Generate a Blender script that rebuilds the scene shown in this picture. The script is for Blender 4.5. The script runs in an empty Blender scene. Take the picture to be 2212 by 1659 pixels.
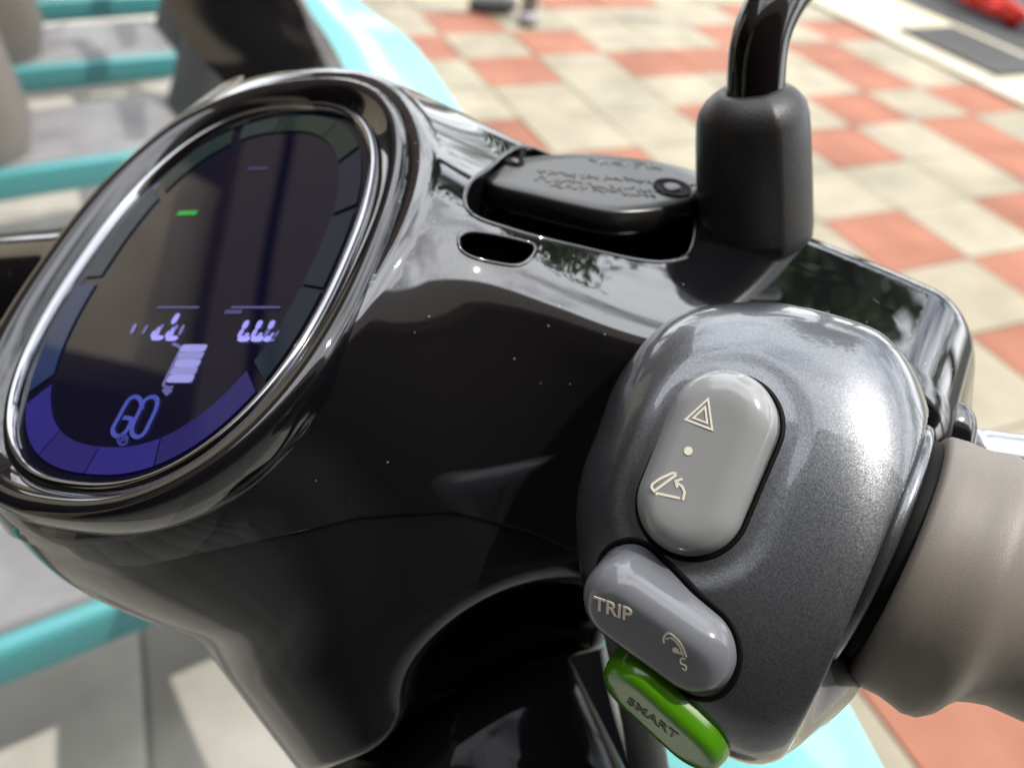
import bpy, bmesh, math, random
import numpy as np
from mathutils import Vector, Matrix
from mathutils.bvhtree import BVHTree
random.seed(7); rng = np.random.default_rng(7)
SC = bpy.context.scene
COL = SC.collection

# ------------------------------------------------------------------ camera
W_, H_ = 2212.0, 1659.0
FPX = 2500/3226*2212; CX, CY = W_/2, H_/2
up_c = -np.array([-.0944, .7529, .6513]); up_c /= np.linalg.norm(up_c)
zc = np.array([0, 0, 1.]); yw = zc-(zc@up_c)*up_c; yw /= np.linalg.norm(yw)
xw = np.cross(yw, up_c)
R = np.array([xw, yw, up_c])              # camera axes (right, down, forward) -> world
CAM = np.array([0, 0, 1.08])
def ray(u, v): return np.array([(u-CX)/FPX, (v-CY)/FPX, 1.])
def P(u, v, d): return R@(ray(u, v)*d)+CAM          # photo point at a distance, in metres
def D(x, y, z):
    w = R@np.array([x, y, z], float); return w/np.linalg.norm(w)
def ground_at(u, v, z=0.):
    r = R@ray(u, v); return r*((z-CAM[2])/r[2])+CAM
def on_plane(u, v, o, n):
    r = R@ray(u, v); t = ((o-CAM)@n)/(r@n); return CAM+r*t
def project(p):
    q = (np.asarray(p)-CAM)@R
    return np.stack([q[..., 0]/q[..., 2]*FPX+CX, q[..., 1]/q[..., 2]*FPX+CY, q[..., 2]], -1)

cam = bpy.data.cameras.new('camera'); camo = bpy.data.objects.new('camera', cam); COL.objects.link(camo)
M = Matrix([[R[0][0], -R[0][1], -R[0][2], CAM[0]], [R[1][0], -R[1][1], -R[1][2], CAM[1]],
            [R[2][0], -R[2][1], -R[2][2], CAM[2]], [0, 0, 0, 1]])
camo.matrix_world = M
cam.sensor_width = 36; cam.lens = 36*FPX/W_; cam.clip_start = .01; cam.clip_end = 500
cam.dof.use_dof = True; cam.dof.focus_distance = .152; cam.dof.aperture_fstop = 12.0
SC.camera = camo

# ------------------------------------------------------------------ light
SUN = np.array([.46, -.03, .885]); SUN /= np.linalg.norm(SUN)
sl = bpy.data.lights.new('sun', 'SUN'); sl.energy = 2.8; sl.angle = math.radians(.5); sl.color = (1, .94, .84)
so = bpy.data.objects.new('sun', sl); COL.objects.link(so); so.location = (2, 1, 6)
so.rotation_euler = Vector(SUN).to_track_quat('Z', 'Y').to_euler()
wd = bpy.data.worlds.new('World'); SC.world = wd; wd.use_nodes = True
nt = wd.node_tree; nt.nodes.clear()
sky = nt.nodes.new('ShaderNodeTexSky'); sky.sky_type = 'NISHITA'; sky.sun_disc = False
sky.sun_elevation = math.asin(SUN[2]); sky.sun_rotation = math.atan2(SUN[0], SUN[1]); sky.dust_density = 2.5
bg = nt.nodes.new('ShaderNodeBackground'); bg.inputs[1].default_value = .12
out = nt.nodes.new('ShaderNodeOutputWorld')
tc = nt.nodes.new('ShaderNodeTexCoord')
mp = nt.nodes.new('ShaderNodeMapping'); mp.inputs['Scale'].default_value = (1, 1, 2.4)
nz = nt.nodes.new('ShaderNodeTexNoise'); nz.inputs['Scale'].default_value = 2.3; nz.inputs['Detail'].default_value = 7
nz.inputs['Roughness'].default_value = .58
rp = nt.nodes.new('ShaderNodeValToRGB'); rp.color_ramp.elements[0].position = .33; rp.color_ramp.elements[1].position = .53
mx = nt.nodes.new('ShaderNodeMix'); mx.data_type = 'RGBA'
mx.inputs[7].default_value = (27, 27.8, 29, 1)
nt.links.new(tc.outputs['Generated'], mp.inputs[0]); nt.links.new(mp.outputs[0], nz.inputs['Vector'])
nt.links.new(nz.outputs[0], rp.inputs[0]); nt.links.new(rp.outputs[0], mx.inputs[0])
nt.links.new(sky.outputs[0], mx.inputs[6]); nt.links.new(mx.outputs[2], bg.inputs[0]); nt.links.new(bg.outputs[0], out.inputs[0])
SC.view_settings.view_transform = 'Standard'; SC.view_settings.look = 'None'
SC.view_settings.gamma = 1; SC.view_settings.exposure = .33
SC.cycles.max_bounces = 8

# ------------------------------------------------------------------ materials
def mat(name, col=(.5, .5, .5), rough=.5, metal=0., coat=0., spec=.5, emis=None, est=0., ior=1.5):
    m = bpy.data.materials.new(name); m.use_nodes = True
    b = m.node_tree.nodes['Principled BSDF']
    b.inputs['Base Color'].default_value = (*col, 1); b.inputs['Roughness'].default_value = rough
    b.inputs['Metallic'].default_value = metal; b.inputs['Coat Weight'].default_value = coat
    b.inputs['IOR'].default_value = ior
    b.inputs['Coat Roughness'].default_value = .03; b.inputs['Specular IOR Level'].default_value = spec
    if emis: b.inputs['Emission Color'].default_value = (*emis, 1); b.inputs['Emission Strength'].default_value = est
    return m
def N(m, t, **kw):
    n = m.node_tree.nodes.new(t)
    for k, v in kw.items():
        if k in n.inputs: n.inputs[k].default_value = v
        else: setattr(n, k, v)
    return n
def LK(m, a, b): m.node_tree.links.new(a, b)
def bsdf(m): return m.node_tree.nodes['Principled BSDF']
def vary(m, c1, c2, scale, detail=5, lo=.35, hi=.65, world=False):
    t = N(m, 'ShaderNodeNewGeometry' if world else 'ShaderNodeTexCoord'); n = N(m, 'ShaderNodeTexNoise', Scale=scale, Detail=detail)
    r = N(m, 'ShaderNodeValToRGB'); e = r.color_ramp.elements
    e[0].position = lo; e[1].position = hi; e[0].color = (*c1, 1); e[1].color = (*c2, 1)
    LK(m, t.outputs['Position' if world else 'Object'], n.inputs['Vector']); LK(m, n.outputs[0], r.inputs[0]); LK(m, r.outputs[0], bsdf(m).inputs['Base Color'])
    return r
def bump(m, scale, strength, dist=.001, detail=3, kind='noise'):
    t = N(m, 'ShaderNodeTexCoord')
    n = N(m, 'ShaderNodeTexNoise', Scale=scale, Detail=detail) if kind == 'noise' else N(m, 'ShaderNodeTexVoronoi', Scale=scale)
    b = N(m, 'ShaderNodeBump', Strength=strength, Distance=dist)
    LK(m, t.outputs['Object'], n.inputs['Vector']); LK(m, n.outputs[0], b.inputs['Height']); LK(m, b.outputs[0], bsdf(m).inputs['Normal'])
def dust(m, base, speck, scale=260, thr=.93, rad=.10):
    """sparse tiny dust grains lying on a glossy surface"""
    t = N(m, 'ShaderNodeTexCoord'); v = N(m, 'ShaderNodeTexVoronoi', Scale=scale)
    LK(m, t.outputs['Object'], v.inputs['Vector'])
    lt = N(m, 'ShaderNodeMath', operation='LESS_THAN'); lt.inputs[1].default_value = rad
    sp = N(m, 'ShaderNodeSeparateColor'); gt = N(m, 'ShaderNodeMath', operation='GREATER_THAN'); gt.inputs[1].default_value = thr
    mu = N(m, 'ShaderNodeMath', operation='MULTIPLY')
    LK(m, v.outputs['Distance'], lt.inputs[0]); LK(m, v.outputs['Color'], sp.inputs[0]); LK(m, sp.outputs[0], gt.inputs[0])
    LK(m, lt.outputs[0], mu.inputs[0]); LK(m, gt.outputs[0], mu.inputs[1])
    c = N(m, 'ShaderNodeMix', data_type='RGBA'); c.inputs[6].default_value = (*base, 1); c.inputs[7].default_value = (*speck, 1)
    LK(m, mu.outputs[0], c.inputs[0]); LK(m, c.outputs[2], bsdf(m).inputs['Base Color'])

BLACK = mat('black_gloss', (.004, .004, .005), .022, ior=1.95); dust(BLACK, (.004, .004, .005), (.42, .40, .37), 430, .82, .065)
BLACK2 = mat('black_gloss_lower', (.005, .005, .006), .13, ior=1.6)
RIMM = mat('black_gloss_rim', (.004, .004, .005), .035, ior=1.65)
PANEL = mat('black_panel', (.005, .005, .006), .06, spec=.10)
VOID = mat('black_part_gap_shade', (.003, .003, .003), .6, spec=.1)  # black stands in for shade in gaps and holes; also reservoir and seam
RUBBER = mat('black_rubber', (.018, .017, .017), .42, spec=.45); bump(RUBBER, 1500, .25, .0004)
CAPM = mat('black_cap', (.015, .0145, .0145), 0.27, ior=1.5)
STALK = mat('stalk_gloss', (.006, .005, .005), .06)
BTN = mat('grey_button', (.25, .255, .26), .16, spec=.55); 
BTN2 = mat('grey_button_shaded', (.125, .13, .145), .12, spec=.55)  # same plastic as BTN, darkened for the dark reflection on its face
GREEN = mat('green_button', (.055, .19, .004), .17)
PRINT = mat('cream_print', (.74, .69, .58), .5)
PRINTD = mat('dark_print', (.012, .03, .008), .45)
GRIP = mat('taupe_rubber', (.168, .147, .127), .42, spec=.5); bump(GRIP, 5200, .35, .00022, 1)
TEAL = mat('teal_paint', (.22, .60, .62), .25, coat=.8)
TEALD = mat('teal_trim', (.07, .28, .30), .35)
FLOORM = mat('grey_floor_plastic', (.40, .39, .41), .45); vary(FLOORM, (.16, .158, .163), (.215, .212, .217), 14)
SHIELDM = mat('dark_grey_plastic', (.075, .08, .085), .5)
SEATM = mat('grey_brown_plastic', (.22, .20, .185), .4)
TYRE = mat('tyre_rubber', (.02, .02, .02), .8)
SILVER = mat('silver_alloy', (.62, .63, .66), .22, metal=.9)
CHROME = mat('chrome_edge', (.30, .30, .32), .08, metal=1.)
STEEL = mat('dark_steel', (.10, .095, .10), .4, metal=1.)
LAMPRED = mat('red_lens', (.55, .02, .012), .2)
# metallic flake paint
POD = mat('metallic_grey_paint', (.13, .135, .145), .36, metal=.8, coat=1., spec=.5)
_t = N(POD, 'ShaderNodeTexCoord'); _v = N(POD, 'ShaderNodeTexVoronoi', Scale=8500.)
LK(POD, _t.outputs['Object'], _v.inputs['Vector'])
_m = N(POD, 'ShaderNodeVectorMath', operation='SUBTRACT'); _m.inputs[1].default_value = (.5, .5, .5)
_s = N(POD, 'ShaderNodeVectorMath', operation='SCALE'); _s.inputs['Scale'].default_value = .11
_g = N(POD, 'ShaderNodeNewGeometry'); _a = N(POD, 'ShaderNodeVectorMath', operation='ADD'); _n = N(POD, 'ShaderNodeVectorMath', operation='NORMALIZE')
LK(POD, _v.outputs['Color'], _m.inputs[0]); LK(POD, _m.outputs[0], _s.inputs[0]); LK(POD, _s.outputs[0], _a.inputs[0])
LK(POD, _g.outputs['Normal'], _a.inputs[1]); LK(POD, _a.outputs[0], _n.inputs[0]); LK(POD, _n.outputs[0], bsdf(POD).inputs['Normal'])
LK(POD, _g.outputs['Normal'], bsdf(POD).inputs['Coat Normal'])
_r = N(POD, 'ShaderNodeMapRange'); _r.inputs[3].default_value = .065; _r.inputs[4].default_value = .155
_sc = N(POD, 'ShaderNodeSeparateColor'); LK(POD, _v.outputs['Color'], _sc.inputs[0]); LK(POD, _sc.outputs[2], _r.inputs[0])
_cc = N(POD, 'ShaderNodeCombineColor')
for i_, (nm, k_) in enumerate((('Red', .95), ('Green', 1.), ('Blue', 1.10))):
    _k = N(POD, 'ShaderNodeMath', operation='MULTIPLY'); _k.inputs[1].default_value = k_; LK(POD, _r.outputs[0], _k.inputs[0]); LK(POD, _k.outputs[0], _cc.inputs[i_])
LK(POD, _cc.outputs[0], bsdf(POD).inputs['Base Color'])

# ------------------------------------------------------------------ helpers
def thing(name, label, cat, loc, group=None):
    o = bpy.data.objects.new(name, None); COL.objects.link(o); o.location = Vector(loc); o.empty_display_size = .05
    o['label'] = label; o['category'] = cat
    if group: o['group'] = group
    return o
def wloc(o):
    l = np.zeros(3)
    while o is not None: l = l+np.array(o.location); o = o.parent
    return l
def put(name, v, f, m, parent=None, smooth=True, normals=None, label=None, kind=None):
    v = np.asarray(v, float)
    if parent is not None: v = v-wloc(parent)
    me = bpy.data.meshes.new(name); me.from_pydata(v.tolist(), [], [list(map(int, q)) for q in f])
    me.materials.append(m); me.update()
    if smooth: me.polygons.foreach_set('use_smooth', [True]*len(me.polygons))
    if normals is not None: me.normals_split_custom_set_from_vertices([tuple(n) for n in normals])
    elif smooth == 'auto': me.set_sharp_from_angle(angle=math.radians(35))
    o = bpy.data.objects.new(name, me); COL.objects.link(o)
    if parent is not None: o.parent = parent
    if label: o['label'] = label
    if kind: o['kind'] = kind
    return o
def fix_normals(o):
    bm = bmesh.new(); bm.from_mesh(o.data); bmesh.ops.recalc_face_normals(bm, faces=bm.faces); bm.to_mesh(o.data); bm.free(); return o
class MB:
    def __init__(s): s.v = []; s.f = []
    def add(s, v, f):
        k = len(s.v); s.v += [tuple(p) for p in v]; s.f += [tuple(i+k for i in q) for q in f]; return s
    def box(s, o, x, y, z, sx, sy, sz):
        o, x, y, z = map(np.asarray, (o, x, y, z)); v = []
        for a in (-1, 1):
            for b in (-1, 1):
                for c in (-1, 1): v.append(o+x*a*sx/2+y*b*sy/2+z*c*sz/2)
        return s.add(v, [(0, 1, 3, 2), (4, 6, 7, 5), (0, 4, 5, 1), (2, 3, 7, 6), (0, 2, 6, 4), (1, 5, 7, 3)])
    def build(s, name, m, parent=None, smooth=False, **k): return fix_normals(put(name, s.v, s.f, m, parent, smooth, **k))
def bevel(o, w, seg=3):
    bm = bmesh.new(); bm.from_mesh(o.data); bmesh.ops.remove_doubles(bm, verts=bm.verts, dist=1e-6)
    es = [e for e in bm.edges if len(e.link_faces) == 2 and e.calc_face_angle() > .5]
    bmesh.ops.bevel(bm, geom=es, offset=w, segments=seg, affect='EDGES', profile=.5, clamp_overlap=True)
    bmesh.ops.recalc_face_normals(bm, faces=bm.faces); bm.to_mesh(o.data); bm.free()
    o.data.polygons.foreach_set('use_smooth', [True]*len(o.data.polygons)); o.data.set_sharp_from_angle(angle=math.radians(40)); return o
def rings(rs, cap0=True, cap1=True):
    """loft a list of closed rings (each n x 3)"""
    n = len(rs[0]); v = np.concatenate(rs); f = []
    for i in range(len(rs)-1):
        for j in range(n):
            k = (j+1) % n; f.append((i*n+j, i*n+k, (i+1)*n+k, (i+1)*n+j))
    if cap0: f.append(tuple(range(n))[::-1])
    if cap1: f.append(tuple(range((len(rs)-1)*n, len(rs)*n)))
    return v, f
def frame(n, hint):
    n = n/np.linalg.norm(n); x = hint-(hint@n)*n; x /= np.linalg.norm(x); return x, np.cross(n, x), n
def lathe(o, axis, prof, seg=96, hint=np.array([0, 0, 1.]), rfun=None):
    x, y, a = frame(axis, hint); t = np.linspace(0, 2*np.pi, seg, endpoint=False); rs = []
    for s, r in prof:
        rr = r*(rfun(t, s) if rfun else np.ones(seg))
        rs.append(o+a*s+np.outer(np.cos(t)*rr, x)+np.outer(np.sin(t)*rr, y))
    return rings(rs)
def spline(pts, n, closed=False):
    """Catmull-Rom through pts"""
    pts = np.asarray(pts, float); m = len(pts); o = []
    segs = m if closed else m-1
    for i in range(n):
        t = i/(n if closed else n-1)*segs; k = min(int(t), segs-1); u = t-k
        g = (lambda j: pts[j % m]) if closed else (lambda j: pts[max(0, min(m-1, j))])
        a, b, c, d = g(k-1), g(k), g(k+1), g(k+2)
        o.append(.5*((2*b)+(-a+c)*u+(2*a-5*b+4*c-d)*u*u+(-a+3*b-3*c+d)*u**3))
    return np.array(o)
def resample(c, n):
    c = np.vstack([c, c[:1]]); l = np.r_[0, np.cumsum(np.linalg.norm(np.diff(c, axis=0), axis=1))]
    t = np.linspace(0, l[-1], n, endpoint=False); return np.stack([np.interp(t, l, c[:, i]) for i in range(c.shape[1])], 1)
def tube(path, rad, seg=24):
    path = np.asarray(path); rs = []; h = np.array([.3, .2, .93])
    for i, p in enumerate(path):
        d = path[min(i+1, len(path)-1)]-path[max(i-1, 0)]; x, y, a = frame(d, h); h = x
        r = rad[i] if hasattr(rad, '__len__') else rad
        t = np.linspace(0, 2*np.pi, seg, endpoint=False); rs.append(p+np.outer(np.cos(t)*r, x)+np.outer(np.sin(t)*r, y))
    return rings(rs)
def stadium(L, Wd, n=96, pw=2.0):
    """rounded slot outline of length L (along y), width Wd"""
    t = np.linspace(0, 2*np.pi, n, endpoint=False); r = Wd/2; h = L/2-r
    x = np.cos(t); y = np.sin(t)
    px = np.sign(x)*np.abs(x)**(2/pw)*r; py = np.sign(y)*np.abs(y)**(2/pw)*r
    return resample(np.stack([px, py+np.where(y >= 0, h, -h)], 1), n)
def inset(c, d):
    """move a convex outline inwards by d"""
    t = np.roll(c, -1, 0)-np.roll(c, 1, 0); nrm = np.stack([-t[:, 1], t[:, 0]], 1); nrm /= np.linalg.norm(nrm, axis=1)[:, None]
    return c+nrm*d
def button(o, x, y, n, outline, prof, dish=0.):
    """prof: (inset, height) pairs from the base to the top"""
    rs = [o+np.outer(q[:, 0], x)+np.outer(q[:, 1], y)+n*h for q, h in ((inset(outline, i), h) for i, h in prof)]
    q = inset(outline, prof[-1][0]); h = prof[-1][1]
    for s in (.8, .55, .3, .1):
        rs.append(o+np.outer(q[:, 0]*s, x)+np.outer(q[:, 1]*s, y)+n*(h-dish*(1-s*s)))
    return rings(rs)
def ribbon(o, x, y, n, pts, w, closed=False, th=.00012):
    """a flat printed stroke of width w"""
    pts = np.asarray(pts, float); m = len(pts); L = []; Rr = []
    for i in range(m):
        if closed: a, b = pts[i-1], pts[(i+1) % m]
        else: a, b = pts[max(i-1, 0)], pts[min(i+1, m-1)]
        d0 = pts[i]-a; d1 = b-pts[i]
        d0 = d0/np.linalg.norm(d0) if np.linalg.norm(d0) > 1e-9 else d1/np.linalg.norm(d1)
        d1 = d1/np.linalg.norm(d1) if np.linalg.norm(d1) > 1e-9 else d0
        t = d0+d1; t /= np.linalg.norm(t); nn = np.array([-t[1], t[0]]); c = max(.35, abs(nn@np.array([-d0[1], d0[0]])))
        L.append(pts[i]+nn*w/2/c); Rr.append(pts[i]-nn*w/2/c)
    v = []; f = []
    for h in (0, th):
        for q in L+Rr: v.append(o+q[0]*x+q[1]*y+n*h)
    k = 2*m; rg = range(m) if closed else range(m-1)
    for i in rg:
        j = (i+1) % m
        f += [(k+i, k+m+i, k+m+j, k+j), (i, j, m+j, m+i), (i, k+i, k+j, j), (m+i, m+j, k+m+j, k+m+i)]
    if not closed: f += [(0, m, k+m, k), (m-1, k+m-1, k+2*m-1, 2*m-1)]
    return v, f
def disc(o, x, y, n, c, r, th=.00012, seg=24, sx=1.):
    t = np.linspace(0, 2*np.pi, seg, endpoint=False)
    ring = lambda h: o+np.outer(c[0]+np.cos(t)*r*sx, x)+np.outer(c[1]+np.sin(t)*r, y)+n*h
    return rings([ring(0), ring(th)])
def text_mesh(s, o, x, y, n, c, size, xs=1., th=.00012, bold=0.):
    cu = bpy.data.curves.new('lettering', 'FONT'); cu.body = s; cu.size = size; cu.align_x = 'CENTER'; cu.align_y = 'CENTER'; cu.extrude = th/2; cu.resolution_u = 4; cu.offset = bold
    ob = bpy.data.objects.new('lettering', cu); COL.objects.link(ob); bpy.context.view_layer.update()
    me = bpy.data.meshes.new_from_object(ob.evaluated_get(bpy.context.evaluated_depsgraph_get()))
    v = np.array([p.co for p in me.vertices]); f = [tuple(p.vertices) for p in me.polygons]
    bpy.data.objects.remove(ob); bpy.data.curves.remove(cu); bpy.data.meshes.remove(me)
    return o+np.outer(v[:, 0]*xs+c[0], x)+np.outer(v[:, 1]+c[1], y)+np.outer(v[:, 2]+th/2, n), f

# ------------------------------------------------------------------ implicit surface of the handlebar cover
def smin(a, b, k):
    h = np.clip(.5+.5*(b-a)/k, 0, 1); return b*(1-h)+a*h-k*h*(1-h)
def smax(a, b, k): return -smin(-a, -b, k)
def sinterp(x, xs, ys):
    """smooth (cubic Hermite) interpolation through knots"""
    xs, ys = np.asarray(xs, float), np.asarray(ys, float); x = np.clip(x, xs[0], xs[-1]); k = np.clip(np.searchsorted(xs, x)-1, 0, len(xs)-2)
    m = np.gradient(ys, xs); h = xs[k+1]-xs[k]; t = (x-xs[k])/h; t2, t3 = t*t, t*t*t
    return (2*t3-3*t2+1)*ys[k]+(t3-2*t2+t)*h*m[k]+(-2*t3+3*t2)*ys[k+1]+(t3-t2)*h*m[k+1]
def capsule(p, a, b, ra, rb):
    d = b-a; t = np.clip(((p-a)@d)/(d@d), 0, 1); return np.linalg.norm(p-a-t[:, None]*d, axis=1)-(ra+(rb-ra)*t)
SX, SY, SN = D(.931, .040, -.363), D(.241, -.817, .524), None
SY = SY-SX*(SX@SY); SY /= np.linalg.norm(SY); SN = np.cross(SX, SY)
SO = P(430, 650, .2)
LEAN = .035
OC = SO+SX*(-.0039)+SY*.0105                       # centre of the oval screen
OA, OB, ON = .0422, .0632, 2.42                    # half axes of the glass
N1 = P(968, 1518, .230); N1N = D(-.42, -.91, .22)
T0, T1 = P(1000, 266, .26), P(1900, 572, .212)
AX = T1-T0; AX /= np.linalg.norm(AX); AF = np.cross(np.array([0, 0, 1.]), AX); AF /= np.linalg.norm(AF); AU = np.cross(AX, AF)
ARM = {-.20: [(.000, -.006), (-.034, -.006), (-.088, -.066), (-.090, -.090), (-.012, -.07)],
       -.13: [(.000, .000), (-.040, .000), (-.090, -.064), (-.092, -.088), (-.012, -.07)],
       -.06: [(.006, .000), (-.058, .001), (-.089, -.066), (-.094, -.085), (-.012, -.066)],
       -.03: [(.010, .000), (-.058, .001), (-.079, -.070), (-.083, -.082), (-.010, -.062)],
       .00: [(.010, -.001), (-.048, .001), (-.060, -.05), (-.045, -.066), (-.008, -.058)],
       .04: [(.008, -.004), (-.040, -.001), (-.052, -.045), (-.040, -.06), (-.008, -.052)]}
AR = .015
def arm_sdf(p):
    q = p-T1; a = q@AX; w = np.stack([q@AF, q@AU], 1)
    ks = sorted(ARM); i5 = len(ARM[ks[0]])
    V = [np.stack([sinterp(a, ks, [ARM[k][i][c] for k in ks]) for c in (0, 1)], 1) for i in range(i5)]
    cen = sum(V)/i5
    V = [v+(cen-v)*(AR*1.35/np.maximum(np.linalg.norm(cen-v, axis=1), 1e-6))[:, None] for v in V]
    d = ((w-V[0])**2).sum(1); s = np.full(len(p), True)
    inside = None
    for i in range(i5):
        A, B = V[i], V[(i+1) % i5]; e = B-A; g = w-A
        t = np.clip((g*e).sum(1)/(e*e).sum(1), 0, 1); d = np.minimum(d, ((g-e*t[:, None])**2).sum(1))
        c = e[:, 0]*g[:, 1]-e[:, 1]*g[:, 0]
        inside = (c > 0) if inside is None else inside & (c > 0)
    d2 = np.where(inside, -1, 1)*np.sqrt(d)
    tq = np.minimum(-w[:, 1], .03)-.012; da = np.maximum(a-(.028-AR)-.27*(tq+np.sqrt(tq*tq+1e-4)), -.22-a)
    return np.minimum(np.maximum(d2, da), 0)+np.hypot(np.maximum(d2, 0), np.maximum(da, 0))-AR
def pod_sdf(p):
    q = p-OC; x, y, n = q@SX, q@SY, q@SN
    a = sinterp(n, [-.06, -.03, -.012, .009], [.040, .0535, .0535, .0490]); b = sinterp(n, [-.06, -.03, -.012, .009], [.052, .0700, .0725, .0680])
    sh = sinterp(n, [-.06, -.03, -.012, .009], [.006, .006, .0035, 0.]); x = x+sh; y = y+sh*.9
    rho = (np.abs(x/a)**2.2+np.abs(y/b)**2.2)**(1/2.2); d2 = (rho-1)*np.minimum(a, b)*1.05
    dn = np.maximum(n-.0085, -.040-n); r = .004
    d2 = d2+r; dn = dn+r
    return np.minimum(np.maximum(d2, dn), 0)+np.hypot(np.maximum(d2, 0), np.maximum(dn, 0))-r
CAVC = P(1120, 1462, .199); CAVX, CAVY, CAVN = D(.97, -.10, .1), D(.22, .95, .1), D(-.2, -.1, 1)
def body_sdf(p):
    d = pod_sdf(p)
    neck = capsule(p, OC-SN*.042-SX*.003, N1-(OC-N1)*.15, .0640, .0412)
    neck = smax(neck, -((p-N1)@N1N), .003)
    d = smin(d, neck, .034)
    L = lambda a, f, h: T1+AX*a+AF*f+AU*h
    arm = smin(arm_sdf(p), capsule(p, L(-.19, -.040, -.056), L(-.012, -.034, -.050), .054, .041), .014)
    d = smin(d, arm, .050)
    q = p-CAVC; cav = (np.sqrt((q@CAVX/.026)**2+(q@CAVY/.0185)**2+(q@CAVN/.026)**2)-1)*.0185
    d = smax(d, -cav, .012)
    q = p-OC; x, y, n = q@SX, q@SY, q@SN; x = x+LEAN*y
    rho = (np.abs(x/(OA+.0118))**ON+np.abs(y/(OB+.0100))**ON)**(1/ON); e = (rho-1)*(OA+.0118)
    w = np.clip((x*.97+y*.24)/np.maximum(np.hypot(x, y), 1e-6)*.75+.35, 0, 1); w = w*w*(3-2*w)
    d = smax(d, n-.0008-.0036*w-np.maximum(e, 0)*(-.35+.75*w), .005)
    d = smax(d, -np.maximum(e+.0040, -.004-n), .0008)
    d = smin(d, np.maximum(capsule(p, P(430, 650, .245), P(-320, 690, .30), .026, .026), -(e-.004)), .003)
    return d
def grad(fn, p, e=2e-4):
    g = np.stack([fn(p+np.eye(3)[i]*e)-fn(p-np.eye(3)[i]*e) for i in range(3)], 1); return g
def surface_nets(fn, lo, hi, h):
    n = np.ceil((hi-lo)/h).astype(int)+1
    ax = [lo[i]+np.arange(n[i])*h for i in range(3)]
    F = np.empty(n, np.float64)
    YZ = np.stack(np.meshgrid(ax[1], ax[2], indexing='ij'), -1).reshape(-1, 2)
    # coarse reject would be possible; evaluate slab by slab
    for i in range(n[0]):
        F[i] = fn(np.column_stack([np.full(len(YZ), ax[0][i]), YZ])).reshape(n[1], n[2])
    S = F < 0
    cnt = np.zeros(n-1); pos = np.zeros((*(n-1), 3))
    corner = lambda A, c: A[c[0]:A.shape[0]-1+c[0], c[1]:A.shape[1]-1+c[1], c[2]:A.shape[2]-1+c[2]]
    for d in range(3):
        o = [i for i in range(3) if i != d]
        for b in (0, 1):
            for c in (0, 1):
                c0 = [0, 0, 0]; c0[o[0]] = b; c0[o[1]] = c; c1 = list(c0); c1[d] = 1
                f0, f1 = corner(F, c0), corner(F, c1); m = (f0 < 0) != (f1 < 0)
                t = np.where(m, f0/np.where(m, f0-f1, 1), 0)
                cnt += m
                for k in range(3): pos[..., k] += np.where(m, (t if k == d else c0[k]), 0)
    act = cnt > 0; idx = -np.ones(n-1, int); idx[act] = np.arange(act.sum())
    ijk = np.argwhere(act); V = lo+(ijk+pos[act]/cnt[act][:, None])*h
    faces = []
    for d in range(3):
        o = [i for i in range(3) if i != d]
        s0 = [slice(0, n[i]) for i in range(3)]; s1 = list(s0); s0[d] = slice(0, n[d]-1); s1[d] = slice(1, n[d])
        ed = S[tuple(s0)] != S[tuple(s1)]; inn = S[tuple(s0)]
        e = np.argwhere(ed); ok = (e[:, o[0]] > 0) & (e[:, o[1]] > 0) & (e[:, o[0]] < n[o[0]]-1) & (e[:, o[1]] < n[o[1]]-1); e = e[ok]
        g = inn[tuple(e.T)]
        def at(b, c):
            q = e.copy(); q[:, o[0]] -= b; q[:, o[1]] -= c; return idx[tuple(q.T)]
        quad = np.stack([at(1, 1), at(0, 1), at(0, 0), at(1, 0)], 1)
        flip = g if d != 1 else ~g
        quad[~flip] = quad[~flip][:, ::-1]; faces.append(quad)
    return V, np.concatenate(faces)
lo = np.array([-.215, .045, .80]); hi = np.array([.165, .30, 1.02])
BV, BQ = surface_nets(body_sdf, lo, hi, .0019)
for _ in range(3):
    g = grad(body_sdf, BV); BV = BV-g*(body_sdf(BV)/np.maximum((g**2).sum(1), .05)*4e-4)[:, None] if False else BV-(g/4e-4)*(body_sdf(BV)/np.maximum(((g/4e-4)**2).sum(1), .2))[:, None]
BT = np.concatenate([BQ[:, [0, 1, 2]], BQ[:, [0, 2, 3]]])
def clip_mesh(V, T, s):
    """keep the part of a triangle mesh where s > 0; returns verts, tris, s"""
    V = list(map(tuple, V)); s = list(s); cache = {}; out = []
    def cut(i, j):
        k = (min(i, j), max(i, j))
        if k not in cache:
            t = s[i]/(s[i]-s[j]); a, b = np.array(V[i]), np.array(V[j]); V.append(tuple(a+(b-a)*t)); s.append(0.); cache[k] = len(V)-1
        return cache[k]
    sa = np.array(s); pos = sa[T] > 0; full = pos.all(1); out += T[full].tolist()
    for t in T[pos.any(1) & ~full]:
        p = [s[i] > 0 for i in t]; t = list(t)
        while not (p[0] and not p[2]) : t = t[1:]+t[:1]; p = p[1:]+p[:1]
        if p[1]: a = cut(t[1], t[2]); b = cut(t[0], t[2]); out += [[t[0], t[1], a], [t[0], a, b]]
        else: a = cut(t[0], t[1]); b = cut(t[0], t[2]); out.append([t[0], a, b])
    V = np.array(V); T2 = np.array(out); used = np.unique(T2); m = -np.ones(len(V), int); m[used] = np.arange(len(used))
    return V[used], m[T2]
def boundary(T):
    E = {}
    for t in T.tolist():
        for i in range(3):
            a, b = t[i], t[(i+1) % 3]
            if (b, a) in E: del E[(b, a)]
            else: E[(a, b)] = 1
    return list(E)
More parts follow.
